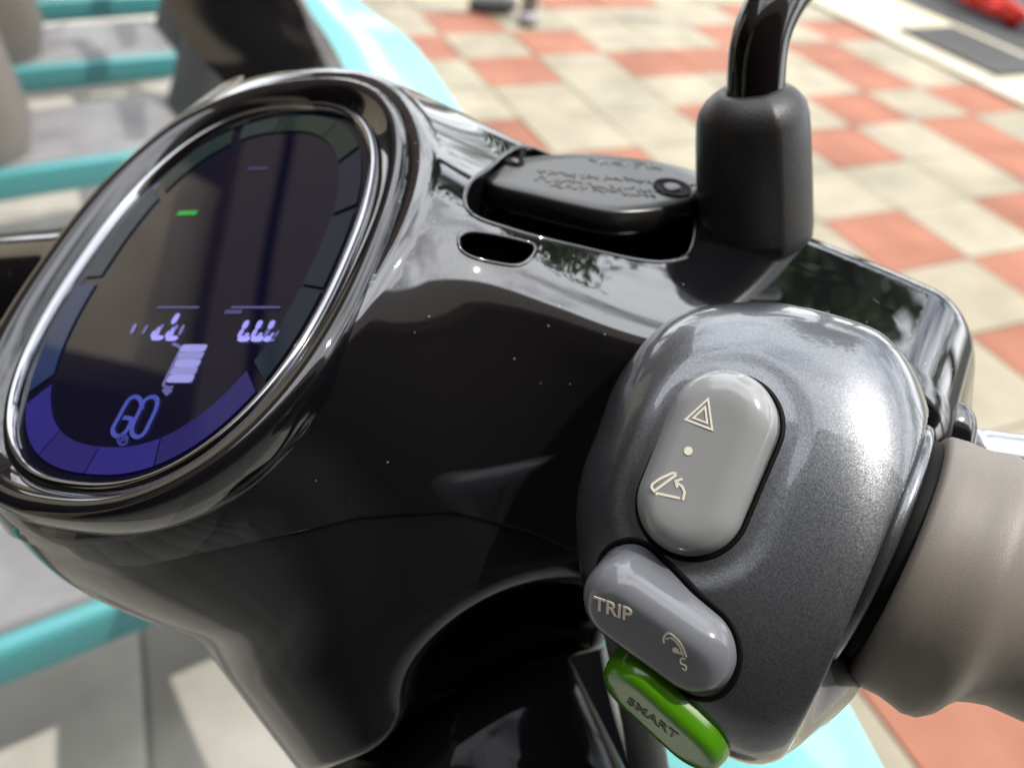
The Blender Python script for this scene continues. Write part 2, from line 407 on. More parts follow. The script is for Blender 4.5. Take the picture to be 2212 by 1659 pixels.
def seg_poly_sdf(w, poly):
    d = np.full(len(w), 1e9); ins = np.zeros(len(w), bool)
    for i in range(len(poly)):
        A, B = poly[i], poly[(i+1) % len(poly)]; e = B-A; g = w-A; t = np.clip((g@e)/(e@e), 0, 1)
        d = np.minimum(d, ((g-np.outer(t, e))**2).sum(1))
        c = ((A[1] > w[:, 1]) != (B[1] > w[:, 1])); xx = A[0]+(w[:, 1]-A[1])/np.where(abs(B[1]-A[1]) < 1e-12, 1e-12, B[1]-A[1])*e[0]
        ins ^= c & (w[:, 0] < xx)
    return np.where(ins, -1, 1)*np.sqrt(d)
ROOT_LOC = np.array([0, .25, 0])
SCOOTER = thing('electric_scooter', 'black and teal electric scooter filling the foreground, lit oval dash, grey switch pod, taupe grip', 'scooter', ROOT_LOC)
# openings in the upper cover: the brake-fluid tray and the small slot
zt = T1[2]+.000
TRAY = np.array([on_plane(u, v, np.array([0, 0, zt]), np.array([0, 0, 1.]))[:2] for u, v in
     [(1009, 452), (1040, 474), (1093, 492), (1168, 514), (1242, 531), (1317, 549), (1378, 562), (1440, 566), (1490, 545), (1500, 480), (1480, 420), (1420, 375), (1330, 350), (1210, 345), (1120, 350), (1051, 366), (1016, 392), (1003, 422)]])
def surf(u, v, t0=.08):
    """first point of the cover met along a line of sight, with its normal"""
    d = R@ray(u, v); L_ = np.linalg.norm(d); d = d/L_; t = t0*L_
    for _ in range(200):
        s_ = float(body_sdf((CAM+d*t)[None])[0]); t += s_*.6
        if abs(s_) < 2e-5: break
    p = CAM+d*t; g_ = grad(body_sdf, p[None])[0]; return p, g_/np.linalg.norm(g_)
for i_, (u, v) in enumerate([(1009, 452), (1034, 472), (1093, 492), (1168, 514), (1242, 531), (1317, 549), (1378, 562), (1440, 566), (1490, 545)]): TRAY[i_] = surf(u, v)[0][:2]
for i_, (u, v) in ((15, (1051, 366)), (16, (1019, 388)), (17, (1003, 422))): TRAY[i_] = surf(u, v)[0][:2]
TRAY = spline(TRAY, 90, True)
so_, SLOT_N = surf(1072, 540); SLOT_N = SLOT_N+D(0, 0, -1)*.4; sxx, syy, snn = frame(SLOT_N, D(1, .2, 0))
SLOT = []
for u, v in [(988, 522), (1000, 508), (1030, 502), (1085, 506), (1145, 517), (1160, 527), (1156, 545), (1138, 566), (1115, 575), (1080, 572), (1020, 560), (993, 545)]:
    q = on_plane(u, v, so_, snn)-so_; SLOT.append((q@sxx, q@syy))
SLOT = spline(SLOT, 60, True)
pr = project(BV)
seam_u = [-400, 0, 121, 242, 306, 403, 645, 778, 891, 980, 1141, 1254, 1500, 2400]; seam_v = [1080, 1150, 1200, 1224, 1226, 1204, 1151, 1118, 1110, 1107, 1147, 1196, 1330, 1500]
s_seam = (np.interp(pr[:, 0], seam_u, seam_v)-pr[:, 1])*pr[:, 2]/FPX
s_tray = np.where(BV[:, 2] > zt-.022, seg_poly_sdf(BV[:, :2], TRAY), 1.)
q = BV-so_; s_slot = np.where(np.abs(q@snn) < .03, seg_poly_sdf(np.stack([q@sxx, q@syy], 1), SLOT), 1.)
def lip(V, T, depth, dirn=None, sel=None):
    Nn = grad(body_sdf, V); Nn /= np.linalg.norm(Nn, axis=1)[:, None]
    b = boundary(T)
    if sel is not None: b = [e for e in b if sel(V[e[0]])]
    ids = sorted({i for e in b for i in e}); mp_ = {i: j for j, i in enumerate(ids)}; n0 = len(ids)
    A = V[ids]; v = np.concatenate([A, A-(Nn[ids] if dirn is None else dirn)*depth]) if depth else A
    return v, [(mp_[e[0]], mp_[e[0]]+n0, mp_[e[1]]+n0, mp_[e[1]]) for e in b]
smid = np.minimum(s_tray, s_slot)
def body_part(name, s1, m, offset=0.):
    V, T = clip_mesh(BV, BT, s1)
    return V, T
Vu, Tu = clip_mesh(BV, BT, np.minimum(s_seam-.0003, smid))
gu = grad(body_sdf, Vu); gu /= np.linalg.norm(gu, axis=1)[:, None]
put('handlebar_cover', Vu, Tu, BLACK, SCOOTER, normals=gu)
Vl, Tl = clip_mesh(BV, BT, -s_seam-.0003)
gl = grad(body_sdf, Vl); gl /= np.linalg.norm(gl, axis=1)[:, None]
put('lower_cover', Vl-gl*.0011, Tl, BLACK2, SCOOTER, normals=gl)
tv, tf = lip(Vu, Tu, .016, np.array([0, 0, 1.]), lambda p: p[2] > zt-.022 and abs(seg_poly_sdf(p[None, :2], TRAY)[0]) < .0008)
fix_normals(put('fluid_tray_wall', tv, tf, BLACK2, SCOOTER))
ff_ = MB(); ff_.v = [(x, y, zt-.014) for x, y in TRAY*1.0]; ff_.f = [tuple(range(len(TRAY)))]; ff_.build('fluid_tray_floor', BLACK2, SCOOTER)
tv, tf = lip(Vu, Tu, .012, snn, lambda p: abs(seg_poly_sdf(np.array([[(p-so_)@sxx, (p-so_)@syy]]), SLOT)[0]) < .0008 and abs((p-so_)@snn) < .03)
fix_normals(put('slot_wall', tv, tf, BLACK, SCOOTER))
tv, tf = lip(Vu, Tu, .004, None, lambda p: abs(project(p)[1]-np.interp(project(p)[0], seam_u, seam_v)) < 6)
fix_normals(put('seam_lip', tv, tf, VOID, SCOOTER))

def drop(p, d):
    t = 0.
    for _ in range(120):
        s_ = float(body_sdf((p+d*t)[None])[0]); t += s_*.6
        if abs(s_) < 2e-5: break
    return p+d*t
def rim(name, pts, r):
    pts = resample(np.array(pts), 140); pts = np.vstack([pts, pts[:2]]); v, f = tube(pts, r, 12); fix_normals(put(name, v, f, BLACK, SCOOTER))
rim('slot_rim', [drop(so_+sxx*a+syy*b+snn*.025, -snn)-snn*.0002 for a, b in SLOT], .00055)
rim('fluid_tray_rim', [drop(np.array([a, b, zt+.03]), np.array([0, 0, -1.]))-np.array([0, 0, .0003]) for a, b in TRAY], .0007)
# ------------------------------------------------------------------ dashboard
def oval(a, b, n, h, k=160):
    t = np.linspace(0, 2*np.pi, k, endpoint=False); c, s = np.cos(t), np.sin(t)
    q = np.stack([np.sign(c)*np.abs(c)**(2/n)*a, np.sign(s)*np.abs(s)**(2/n)*b], 1); q = resample(q, k); q[:, 0] -= LEAN*q[:, 1]
    return OC+np.outer(q[:, 0], SX)+np.outer(q[:, 1], SY)+SN*h
bz = [(.0020, .0010, -.022), (.0085, .0068, -.011), (.0112, .0092, -.006), (.0123, .0103, -.002), (.0124, .0104, .0038), (.0117, .0098, .0056), (.0105, .0086, .0062), (.0090, .0074, .0062), (.0072, .0060, .0056), (.0050, .0042, .0044), (.0032, .0030, .0032), (.0022, .0022, .0022)]
rs = [oval(OA+a, OB+b, ON, h) for a, b, h in bz]
v, f = rings(rs, False, False); fix_normals(put('dashboard_rim', v, f, RIMM, SCOOTER))
rs = [oval(OA+a, OB+a, ON, h) for a, h in ((.0024, .0010), (.0024, .0026), (.0019, .0032), (.0010, .0032), (.0003, .0024), (.0, .0008))]
v, f = rings(rs, False, False); fix_normals(put('screen_surround', v, f, CHROME, SCOOTER))
GLASS = mat('display_glass', (.003, .003, .010), .03, ior=1.65)
rs = [oval(OA*s, OB*s, ON, .0011-.0004*s*s) for s in (1.01, .9, .75, .6, .45, .3, .15, .02)]
v, f = rings(rs, False, True); display = fix_normals(put('display', v, f, GLASS, SCOOTER))
def lit(name, col, st): return mat(name, (.01, .01, .012), .05, emis=col, est=st)
Dm = {}
def emat(c, s):
    if (c, s) not in Dm: Dm[(c, s)] = lit('lit_segment', c, s)
    return Dm[(c, s)]
DH = SN*.00125
def dpt(u, v):
    q = on_plane(u, v, OC+DH, SN)-OC; return np.array([q@SX, q@SY])
def oval2(a, b, n, k=400):
    t = np.linspace(0, 2*np.pi, k, endpoint=False); c, s = np.cos(t), np.sin(t)
    return resample(np.stack([np.sign(c)*np.abs(c)**(2/n)*a, np.sign(s)*np.abs(s)**(2/n)*b], 1), k)
o1, o2 = oval2(OA-.0022, OB-.0022, ON), oval2(OA-.0085, OB-.0090, ON)
ang = np.unwrap(np.arctan2(o1[:, 1]/OB, o1[:, 0]/OA))
ang2 = np.unwrap(np.arctan2(o2[:, 1]/OB, o2[:, 0]/OA))
def ring_piece(a0, a1, col, st):
    t = np.linspace(math.radians(a0), math.radians(a1), 26)
    at_ = lambda o, A: np.stack([np.interp(t % (2*np.pi), A, o[:, i], period=2*np.pi) for i in (0, 1)], 1)
    A, B = at_(o1, ang), at_(o2, ang2); A[:, 0] -= LEAN*A[:, 1]; B[:, 0] -= LEAN*B[:, 1]; w = [A, B, B, A]; hs = [0, 0, .00003, .00003]; n = len(t); vv = []; ff = []
    for c, h in zip(w, hs): vv += list(OC+np.outer(c[:, 0], SX)+np.outer(c[:, 1], SY)+DH+SN*h)
    for i in range(n-1):
        for r0, r1 in ((0, 1), (1, 2), (2, 3), (3, 0)): ff.append((r0*n+i, r1*n+i, r1*n+i+1, r0*n+i+1))
    fix_normals(put('ring_segment', vv, ff, emat(col, st), display, False))
KS = .21
G1, G2, B1, B2, V1 = (.02, .16, .06), (.02, .20, .14), (.02, .16, .32), (.03, .12, .42), (.05, .03, .55)
for a0, a1, c, s in [(44, 62, G1, .35), (62.6, 92, G1, .40), (92.6, 111, G2, .30), (115, 146, G2, .34), (149, 183, B1, .5), (186, 220, B2, .75), (224, 246, V1, 1.1), (246.5, 269, V1, .8), (269.5, 294, V1, 1.1), (294.5, 324, V1, .7), (327, 352, B1, .22), (353, 378, B1, .2), (380, 402, B2, .15)]:
    ring_piece(a0, a1, c, s*KS)
LIT = (.36, .34, .95)
def dstroke(name, uv, w, st, col=LIT, closed=False, n=0):
    p = np.array([dpt(*q) for q in uv])
    if n: p = spline(p, n, closed)
    v, f = ribbon(OC+DH, SX, SY, SN, p, w, closed, .00003); fix_normals(put(name, v, f, emat(col, st), display, False))
# rule above the figures
for a, b in ((340, 430), (500, 605)): dstroke('divider_line', [(a, 664), (b, 664)], .0006, .20)
dstroke('unit_caption', [(486, 674), (522, 674)], .0012, .14)
def blob(name, u0, v0, u1, v1, w, st, col=LIT, pw=.75):
    a, b = dpt(u0, v0), dpt(u1, v1); c = (a+b)/2; d = b-a; L_ = np.linalg.norm(d)/2+w*.35; d = d/np.linalg.norm(d); e_ = np.array([-d[1], d[0]]); t = np.linspace(0, 2*np.pi, 20, endpoint=False)
    q = c+np.outer(np.sign(np.cos(t))*np.abs(np.cos(t))**pw*L_, d)+np.outer(np.sign(np.sin(t))*np.abs(np.sin(t))**pw*w*.5, e_)
    r0 = OC+np.outer(q[:, 0], SX)+np.outer(q[:, 1], SY)+DH; v, f = rings([r0, r0+SN*.00003]); fix_normals(put(name, v, f, emat(col, st), display, False))
def seg(u0, v0, u1, v1, w=.0016, st=.8): blob('digit_segment', u0, v0, u1, v1, w*.72, st)
for x, y, on in ((331, 705, 'bcd'), (362, 706, 'abcd')):
    seg(x+12, y+4, x+8, y+18, .0018, .7); seg(x, y+25, x+18, y+25, .0022, .85); seg(x+3, y+12, x-2, y+20, .0018, .8)
    seg(x+20, y-2, x+16, y+6, .0014, .35)
seg(383, 681, 375, 696, .0024, .8); seg(396, 704, 388, 722, .0014, .35); seg(292, 702, 285, 718, .0016, .4); seg(318, 704, 309, 720, .0013, .3)
for x in (517, 546, 573):
    seg(x+16, 696, x+11, 707, .0022, .8); seg(x+6, 714, x, 726, .0018, .75 if x < 570 else .3); seg(x+1, 732, x+18, 732, .0024, .9); seg(x+17, 722, x+14, 727, .0018, .7)
seg(601, 715, 594, 728, .0013, .3)
# battery symbol
for i in range(5):
    y0 = 752+i*16.5; x0 = 398-i*7.0
    blob('battery_bar', x0-2, y0, x0+42, y0, .0022, .62 if i % 2 == 0 else .5, (.40, .40, .92), .3)
dstroke('battery_outline', [(373, 742), (386, 748), (392, 752), (380, 775), (358, 820), (352, 832)], .0009, .28)
dstroke('battery_outline', [(352, 832), (362, 838), (374, 836)], .0009, .22)
dstroke('battery_tip', [(356, 838), (366, 850)], .0018, .25)
# the word GO in thin rounded strokes, and the round badge under it
GOc = (.07, .09, .50)
dstroke('mode_letter', [(306, 885), (304, 866), (294, 857), (281, 861), (270, 876), (256, 902), (244, 925), (246, 938), (257, 942), (270, 934), (279, 920), (283, 905), (266, 902)], .0011, .6, GOc, False, 60)
dstroke('mode_letter', [(325, 858), (312, 866), (300, 890), (286, 920), (286, 937), (297, 944), (311, 936), (322, 915), (336, 885), (340, 866), (334, 858)], .0011, .6, GOc, True, 60)
dstroke('mode_badge', [(265+10*math.cos(t), 950+11*math.sin(t)) for t in np.linspace(0, 2*np.pi, 24, endpoint=False)], .0007, .3, GOc, True)
dstroke('mode_badge', [(260, 954), (266, 945), (269, 953)], .0006, .3, GOc)
dstroke('indicator_light', [(384, 461), (425, 460)], .0018, .55, (.04, .5, .06))
dstroke('unit_caption', [(536, 365), (578, 364)], .0008, .12)

# ------------------------------------------------------------------ switch pod
PN = D(-.25, -.30, -.92); PO = P(1640, 1140, .173); px_, py_, pn_ = frame(PN, D(1, .0, -.3))
POUT = [(1300, 955), (1335, 858), (1395, 770), (1465, 714), (1560, 691), (1690, 692), (1850, 732), (1915, 770), (1962, 838), (1992, 930), (1998, 1020), (1972, 1120), (1925, 1230), (1888, 1330), (1868, 1420), (1855, 1490), (1790, 1560), (1710, 1618), (1640, 1642), (1570, 1625), (1495, 1570), (1400, 1470), (1325, 1370), (1272, 1265), (1257, 1180), (1257, 1100), (1272, 1025)]
pp = []
for u, v in POUT:
    q = on_plane(u, v, PO, pn_)-PO; pp.append((q@px_, q@py_))
pp = resample(spline(pp, 400, True), 220); pc = np.array([.0, .0])
def stad_d(w, L, Wd):
    h = L/2-Wd/2; return np.hypot(w[:, 0], w[:, 1]-np.clip(w[:, 1], -h, h))-Wd/2
tt_ = np.arctan2(pp[:, 1]/np.ptp(pp[:, 1]), pp[:, 0]/np.ptp(pp[:, 0])); pell = np.stack([np.cos(tt_)*np.ptp(pp[:, 0])/2, np.sin(tt_)*np.ptp(pp[:, 1])/2], 1)+(pp.max(0)+pp.min(0))/2*.6
PH = .030; rr = np.r_[np.linspace(0.02, .9, 60), np.linspace(.91, 1, 24)]
def pod_pts(rho):
    z = PH*(1-rho**3.0)**(1/3.0); w = rho**3; c = pc+(pp-pc)*w*rho+(pell-pc)*(1-w)*rho
    return PO+np.outer(c[:, 0], px_)+np.outer(c[:, 1], py_)+pn_*z
pr_ = [pod_pts(r) for r in rr]
for b, s in ((-.004, 1.0), (-.010, .985), (-.022, .95)):
    c = pc+(pp-pc)*s; pr_.append(PO+np.outer(c[:, 0], px_)+np.outer(c[:, 1], py_)+pn_*b)
v, f = rings(pr_)
GS = 1.055; GA = D(.85, .38, -.36); GC = P(1925, 1196, .1680)
nf_ = len(rr)*len(pp); q = v[:nf_]-GC; s_ = q@GA; rv = q-np.outer(s_, GA); r_ = np.linalg.norm(rv, axis=1)
rt = sinterp(s_, [-.026, -.0185, -.0135, -.0095, -.0070, -.0060, .02], [.004, .0190, .0245, .0256, .0252, .0250, .0250])*GS
k_ = .005; h_ = np.clip(.5+.5*(r_-rt)/k_, 0, 1); rn = rt*(1-h_)+r_*h_+k_*h_*(1-h_)
w_ = np.clip(((rv@pn_)/np.maximum(r_, 1e-6)-.10)/.45, 0, 1); w_ = w_*w_*(3-2*w_)*(s_ > -.026); sn_ = s_*(1-w_)+np.minimum(s_, -.0055)*w_; rn = rn*w_+r_*(1-w_)
v[:nf_] = GC+np.outer(sn_, GA)+rv*(rn/np.maximum(r_, 1e-6))[:, None]
bvh = BVHTree.FromPolygons([Vector(q) for q in v], f)
def hit(u, w, off=0.):
    d = R@ray(u, w); d /= np.linalg.norm(d); h = bvh.ray_cast(Vector(CAM), Vector(d)); return np.array(h[0])+np.array(h[1])*off
def shoot(p, n):
    h = bvh.ray_cast(Vector(p+n*.05), Vector(-n)); return (np.array(h[0]), np.array(h[1])) if h[0] is not None else (p, n)
HB_O = hit(1528, 1000); HBN = D(-.40, -.20, -.89); hx, hy, hn = frame(HBN, D(.9, .36, -.25))
TB_O = hit(1424, 1346); TBN = D(-.50, .34, -.80); tx, ty, tn = frame(TBN, D(.80, .50, -.25))
# shallow dish in the paint round the rocker
w = v-HB_O; dd = stad_d(np.stack([w@hx, w@hy], 1), .041, .025); v = v-hn*(.0007*np.clip(1-dd/.0045, 0, 1)**2*(3-2*np.clip(1-dd/.0045, 0, 1)))[:, None]*(w@hn > -.02)[:, None]
bvh = BVHTree.FromPolygons([Vector(q) for q in v], f)
fix_normals(put('switch_pod', v, f, POD, SCOOTER))
def gap_shade_ring(o, x, y, n, out_a, out_b, name):  # black strip laid on the paint in place of a shaded gap
    A = []; B = []
    for q0, q1 in zip(out_a, out_b):
        h0, n0 = shoot(o+x*q0[0]+y*q0[1], n); h1, n1 = shoot(o+x*q1[0]+y*q1[1], n); A.append(h0+n*.0003); B.append(h1+n*.00012)
    A = np.array(A); B = np.array(B); Bd = B-n*.002; vv, ff = rings([A-n*.002, A, B, Bd], False, False)
    fix_normals(put(name, vv, ff, VOID, SCOOTER))
so1 = stadium(.0362, .0200); gap_shade_ring(HB_O, hx, hy, hn, so1, inset(so1, -.0010), 'button_gap_shade')
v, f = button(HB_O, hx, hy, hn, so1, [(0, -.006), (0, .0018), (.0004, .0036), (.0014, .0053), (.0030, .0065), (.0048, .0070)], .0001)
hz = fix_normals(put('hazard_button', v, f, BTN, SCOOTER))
ho = HB_O+hn*.00702
def hpt(u, v_):
    q = on_plane(u, v_, ho, hn)-ho; return np.array([q@hx, q@hy])
def c2(x, y): return (1950+x*.3919)*.6857, (1100+y*.3919)*.6857
tri = np.array([hpt(*c2(*q)) for q in ((716, 400), (535, 565), (750, 647))]); tc_ = tri.mean(0)
for s, w_ in ((1., .00042), (.52, .00040)):
    v, f = ribbon(ho, hx, hy, hn, tc_+(tri-tc_)*s, w_*.85, True, .00005); fix_normals(put('hazard_symbol', v, f, PRINT, hz, False))
v, f = disc(ho, hx, hy, hn, hpt(*c2(557, 817)), .00080, .00005); fix_normals(put('dot_mark', v, f, PRINT, hz, False))
for pts in ([(462, 1000), (430, 995), (330, 1040), (268, 1085), (262, 1110), (283, 1140), (463, 1008)], [(295, 1168), (310, 1158), (489, 1197)], [(514, 1212), (528, 1150), (510, 1105), (456, 1062)], [(510, 1043), (455, 1060), (470, 1112)]):
    v, f = ribbon(ho, hx, hy, hn, [hpt(*c2(*q)) for q in pts], .00044, False, .00005); fix_normals(put('lid_symbol', v, f, PRINT, hz, False))
so2 = stadium(.0308, .0160)[:, ::-1]*np.array([1, -1]); so2 = resample(so2, 96)
gap_shade_ring(TB_O, tx, ty, tn, so2, inset(so2, -.0010), 'button_gap_shade')
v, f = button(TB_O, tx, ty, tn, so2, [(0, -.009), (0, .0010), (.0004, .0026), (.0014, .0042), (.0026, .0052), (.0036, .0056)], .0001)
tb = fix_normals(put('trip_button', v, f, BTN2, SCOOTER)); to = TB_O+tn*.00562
def c3(x, y): return (1800+x*.36166)*.6857, (1700+y*.36166)*.6857
def tpt(u, v_):
    q = on_plane(u, v_, to, tn)-to; return np.array([q@tx, q@ty])
a_, b_ = tpt(*c3(222, 560)), tpt(*c3(500, 655)); cT = (a_+b_)/2
lx = (b_-a_)/np.linalg.norm(b_-a_); ex = tx*lx[0]+ty*lx[1]; ey = np.cross(tn, ex)
v, f = text_mesh('TRIP', to, ex, ey, tn, np.array([cT@lx, cT@np.array([-lx[1], lx[0]])]), 0.0041, .93, bold=.00006); fix_normals(put('trip_lettering', v, f, PRINT, tb, False))
for pts, w_ in (([(808, 900), (803, 860), (825, 820), (862, 818), (910, 855), (955, 910), (985, 970), (1000, 1020)], .00042), ([(868, 852), (905, 880), (945, 935), (972, 1010)], .00036), ([(835, 868), (828, 852)], .0004), ([(855, 862), (848, 845)], .0004),
               ([(910, 965), (935, 985), (975, 992)], .0005), ([(990, 1040), (965, 1030), (950, 1050), (960, 1080), (990, 1090), (1002, 1115), (990, 1135), (965, 1115)], .0004)):
    p = np.array([tpt(*c3(*q)) for q in pts]); p = spline(p, 24) if len(p) > 3 else p
    v, f = ribbon(to, tx, ty, tn, p, w_*.8, False, .00005); fix_normals(put('gauge_symbol', v, f, PRINT, tb, False))
v, f = disc(to, tx, ty, tn, tpt(*c3(908, 962)), .0006, .00005); fix_normals(put('gauge_symbol', v, f, PRINT, tb, False))
# green lever button under the pod
GN = D(-.62, .55, -.56); gx, gy, gn = frame(GN, D(.78, .58, -.15)); GO_ = P(1418, 1562, .150)
so3 = resample(stadium(.0275, .0150)[:, ::-1]*np.array([1, -1]), 96)
v, f = button(GO_, gx, gy, gn, so3, [(.001, -.026), (0, -.022), (0, -.0030), (.0004, -.0014), (.0012, -.0004), (.0024, 0)], .0)
gb = fix_normals(put('smart_button', v, f, GREEN, SCOOTER))
def gpt(u, v_):
    q = on_plane(u, v_, GO_, gn)-GO_; return np.array([q@gx, q@gy])
a_, b_ = gpt(1368, 1520), gpt(1450, 1582); cT = (a_+b_)/2; lx = (b_-a_)/np.linalg.norm(b_-a_); ex = gx*lx[0]+gy*lx[1]; ey = np.cross(gn, ex)
v, f = text_mesh('SMART', GO_, ex, ey, gn, np.array([cT@lx, cT@np.array([-lx[1], lx[0]])]), .0041, .86, bold=.0001); fix_normals(put('smart_lettering', v, f, PRINTD, gb, False))

# ------------------------------------------------------------------ grip, collar, lever
hint = D(0, -1, 0)
v, f = lathe(GC, GA, [(a, b*GS) for a, b in [(-.0066, .0245), (-.0060, .0254), (-.0050, .0263), (-.0040, .0266), (-.0031, .0264), (-.0026, .0256), (-.0030, .0246), (-.005, .0242)]], 128, hint)
fix_normals(put('grip_collar', v, f, POD, SCOOTER))
v, f = lathe(GC, GA, [(-.005, .0242*GS), (-.001, .0242*GS), (.004, .0236*GS)], 96, hint); fix_normals(put('grip_gap_shade', v, f, VOID, SCOOTER))  # black ring fills the gap, its colour standing in for shade
prof = [(.0000, .020), (.0000, .0250), (.0004, .0263), (.0012, .0270), (.0040, .0273), (.0075, .0272), (.0095, .0276), (.0120, .0282), (.0140, .0278), (.0158, .0262), (.0172, .0238), (.0190, .0216), (.0215, .0204), (.0245, .0194), (.0400, .0187), (.0480, .0187), (.0488, .0190), (.0492, .0180), (.0492, .010)]
prof = [(a*GS, b*.965*GS) for a, b in prof]; v, f = lathe(GC, GA, prof, 160, hint); fix_normals(put('throttle_grip', v, f, GRIP, SCOOTER))
v, f = lathe(GC, GA, [(.051, .0165), (.057, .0165), (.0575, .0195), (.12, .0195), (.121, .017)], 64, hint); fix_normals(put('grip_sleeve', v, f, RUBBER, SCOOTER))
pth = spline([P(2080, 985, .205), P(2150, 992, .207), P(2260, 1010, .21), P(2420, 1060, .215), P(2700, 1160, .23)], 24)
v, f = tube(pth, [.0075, .0078, *[.0075]*20, .006, .004], 24); fix_normals(put('brake_lever', v, f, SILVER, SCOOTER))
def superell(o, x, y, n, a, b, c, e=2.6, nu=40, nv=24):
    rs = []
    for j in range(1, nv):
        ph = -math.pi/2+math.pi*j/nv; cp, sp = math.cos(ph), math.sin(ph); t = np.linspace(0, 2*np.pi, nu, endpoint=False)
        g = lambda q: np.sign(q)*np.abs(q)**(2/e)
        rs.append(o+np.outer(a*g(np.cos(t))*g(cp), x)+np.outer(b*g(np.sin(t))*g(cp), y)+n*c*float(g(sp)))
    return rings(rs)
v, f = superell(P(2022, 950, .196), *frame(D(-.1, -.2, -1), D(.95, .3, 0)), .0075, .0105, .010); fix_normals(put('lever_shroud', v, f, BLACK, SCOOTER))

# ------------------------------------------------------------------ brake-fluid cap, mirror stem
zc_ = T1[2]+.0065; up = np.array([0, 0, 1.])
CAP = [(1050, 388), (1062, 372), (1105, 345), (1160, 334), (1260, 329), (1380, 340), (1480, 360), (1545, 385), (1560, 405), (1520, 425), (1455, 446), (1390, 456), (1320, 457), (1245, 443), (1150, 420), (1080, 403)]
cp = np.array([on_plane(u, w_, np.array([0, 0, zc_]), up)[:2] for u, w_ in CAP]); cc_ = cp.mean(0); cp = resample(spline(cp, 200, True), 120)-cc_
if ((np.roll(cp, -1, 0)-cp)[:, 0]*cp[:, 1]-(np.roll(cp, -1, 0)-cp)[:, 1]*cp[:, 0]).sum() > 0: cp = cp[::-1]
co = np.array([cc_[0], cc_[1], zc_]); X3, Y3 = np.array([1., 0, 0]), np.array([0, 1., 0])
v, f = button(co, X3, Y3, up, cp, [(.0012, -.0075), (.0004, -.0072), (0, -.0060), (0, -.0012), (.0004, -.0004), (.0012, 0)], 0)
cap = fix_normals(put('brake_fluid_cap', v, f, CAPM, SCOOTER))
v, f = button(co-up*.0075, X3, Y3, up, inset(cp, .003), [(0, -.02), (0, 0)], 0); fix_normals(put('fluid_reservoir', v, f, VOID, SCOOTER))
def on_cap(u, w_): return on_plane(u, w_, np.array([0, 0, zc_]), up)-co
for u, w_, r in ((1452, 407, .0052), (1112, 350, .0026)):
    q = on_cap(u, w_); t = np.linspace(0, 2*np.pi, 40, endpoint=False)
    v, f = lathe(co+q+up*.0001, up, [(0, r), (.0003, r*1.03), (.0004, r*.96), (.00015, r*.9), (.00012, .0002)], 40, X3); fix_normals(put('screw_recess_shade', v, f, VOID, cap))  # black disc on the cap paints the shade of a screw hole
    v, f = lathe(co+q+up*.0001, up, [(0, r*.5), (.0004, r*.46), (.0006, r*.3), (.0006, .0002)], 24, X3); fix_normals(put('screw', v, f, STEEL, cap))
mb = MB(); rows = [(1165, 372, 1500, 402, 20), (1160, 385, 1450, 420, 18), (1190, 399, 1420, 425, 14), (1270, 348, 1430, 362, 7)]
for u0, v0, u1, v1, k in rows:
    for i in range(k):
        t = (i+.5)/k; a = on_cap(u0+(u1-u0)*t, v0+(v1-v0)*t)+co; s = .0011 if k > 10 else .0018
        for _ in range(3):
            j = np.array([rng.uniform(-s, s), rng.uniform(-s, s), 0]); th = rng.uniform(0, 3.1)
            mb.box(a+j+up*.0001, np.array([math.cos(th), math.sin(th), 0]), np.array([-math.sin(th), math.cos(th), 0]), up, s*1.3, .00045, .00022)
mb.build('cap_lettering', mat('raised_moulding', (.07, .063, .056), .25), cap, kind='stuff')
BB = surf(1633, 476)[0]-np.array([0, 0, .0015]); BAX = P(1622, 190, project(BB)[2]-.021)-BB; BH = np.linalg.norm(BAX); BAX /= BH; hbx = D(0, 0, -1)
bw = 122/FPX*project(BB)[2]*.985; tp_ = lambda t: 1-.085*t
def crease(t, s):   # a soft keel down the side towards the rider
    d = np.abs((t-.05+np.pi) % (2*np.pi)-np.pi); return 1+.09*np.exp(-(d/.30)**1.1)
bp = [(-.003, bw*.985), (.0006, bw*1.0), (.004, bw*1.0), (BH*.35, bw*1.0), (BH*.66, bw*.99), (BH*.80, bw*.97), (BH*.87, bw*.925), (BH*.93, bw*.81), (BH*.965, bw*.70), (BH*.985, bw*.61), (BH, bw*.53), (BH-.001, bw*.44)]
v, f = lathe(BB, BAX, [(a, b*tp_(a/BH)) for a, b in bp], 96, hbx, crease)
fix_normals(put('mirror_boot', v, f, RUBBER, SCOOTER))
dt_ = project(BB)[2]-.021
pth = spline([P(1630, 260, dt_+.003), P(1632, 190, dt_), P(1640, 95, dt_-.003), P(1668, 20, dt_-.003), P(1712, -40, dt_), P(1800, -130, dt_+.006), P(1980, -260, dt_+.015)], 40)
v, f = tube(pth, 61/FPX*dt_, 40); fix_normals(put('mirror_stem', v, f, STALK, SCOOTER))

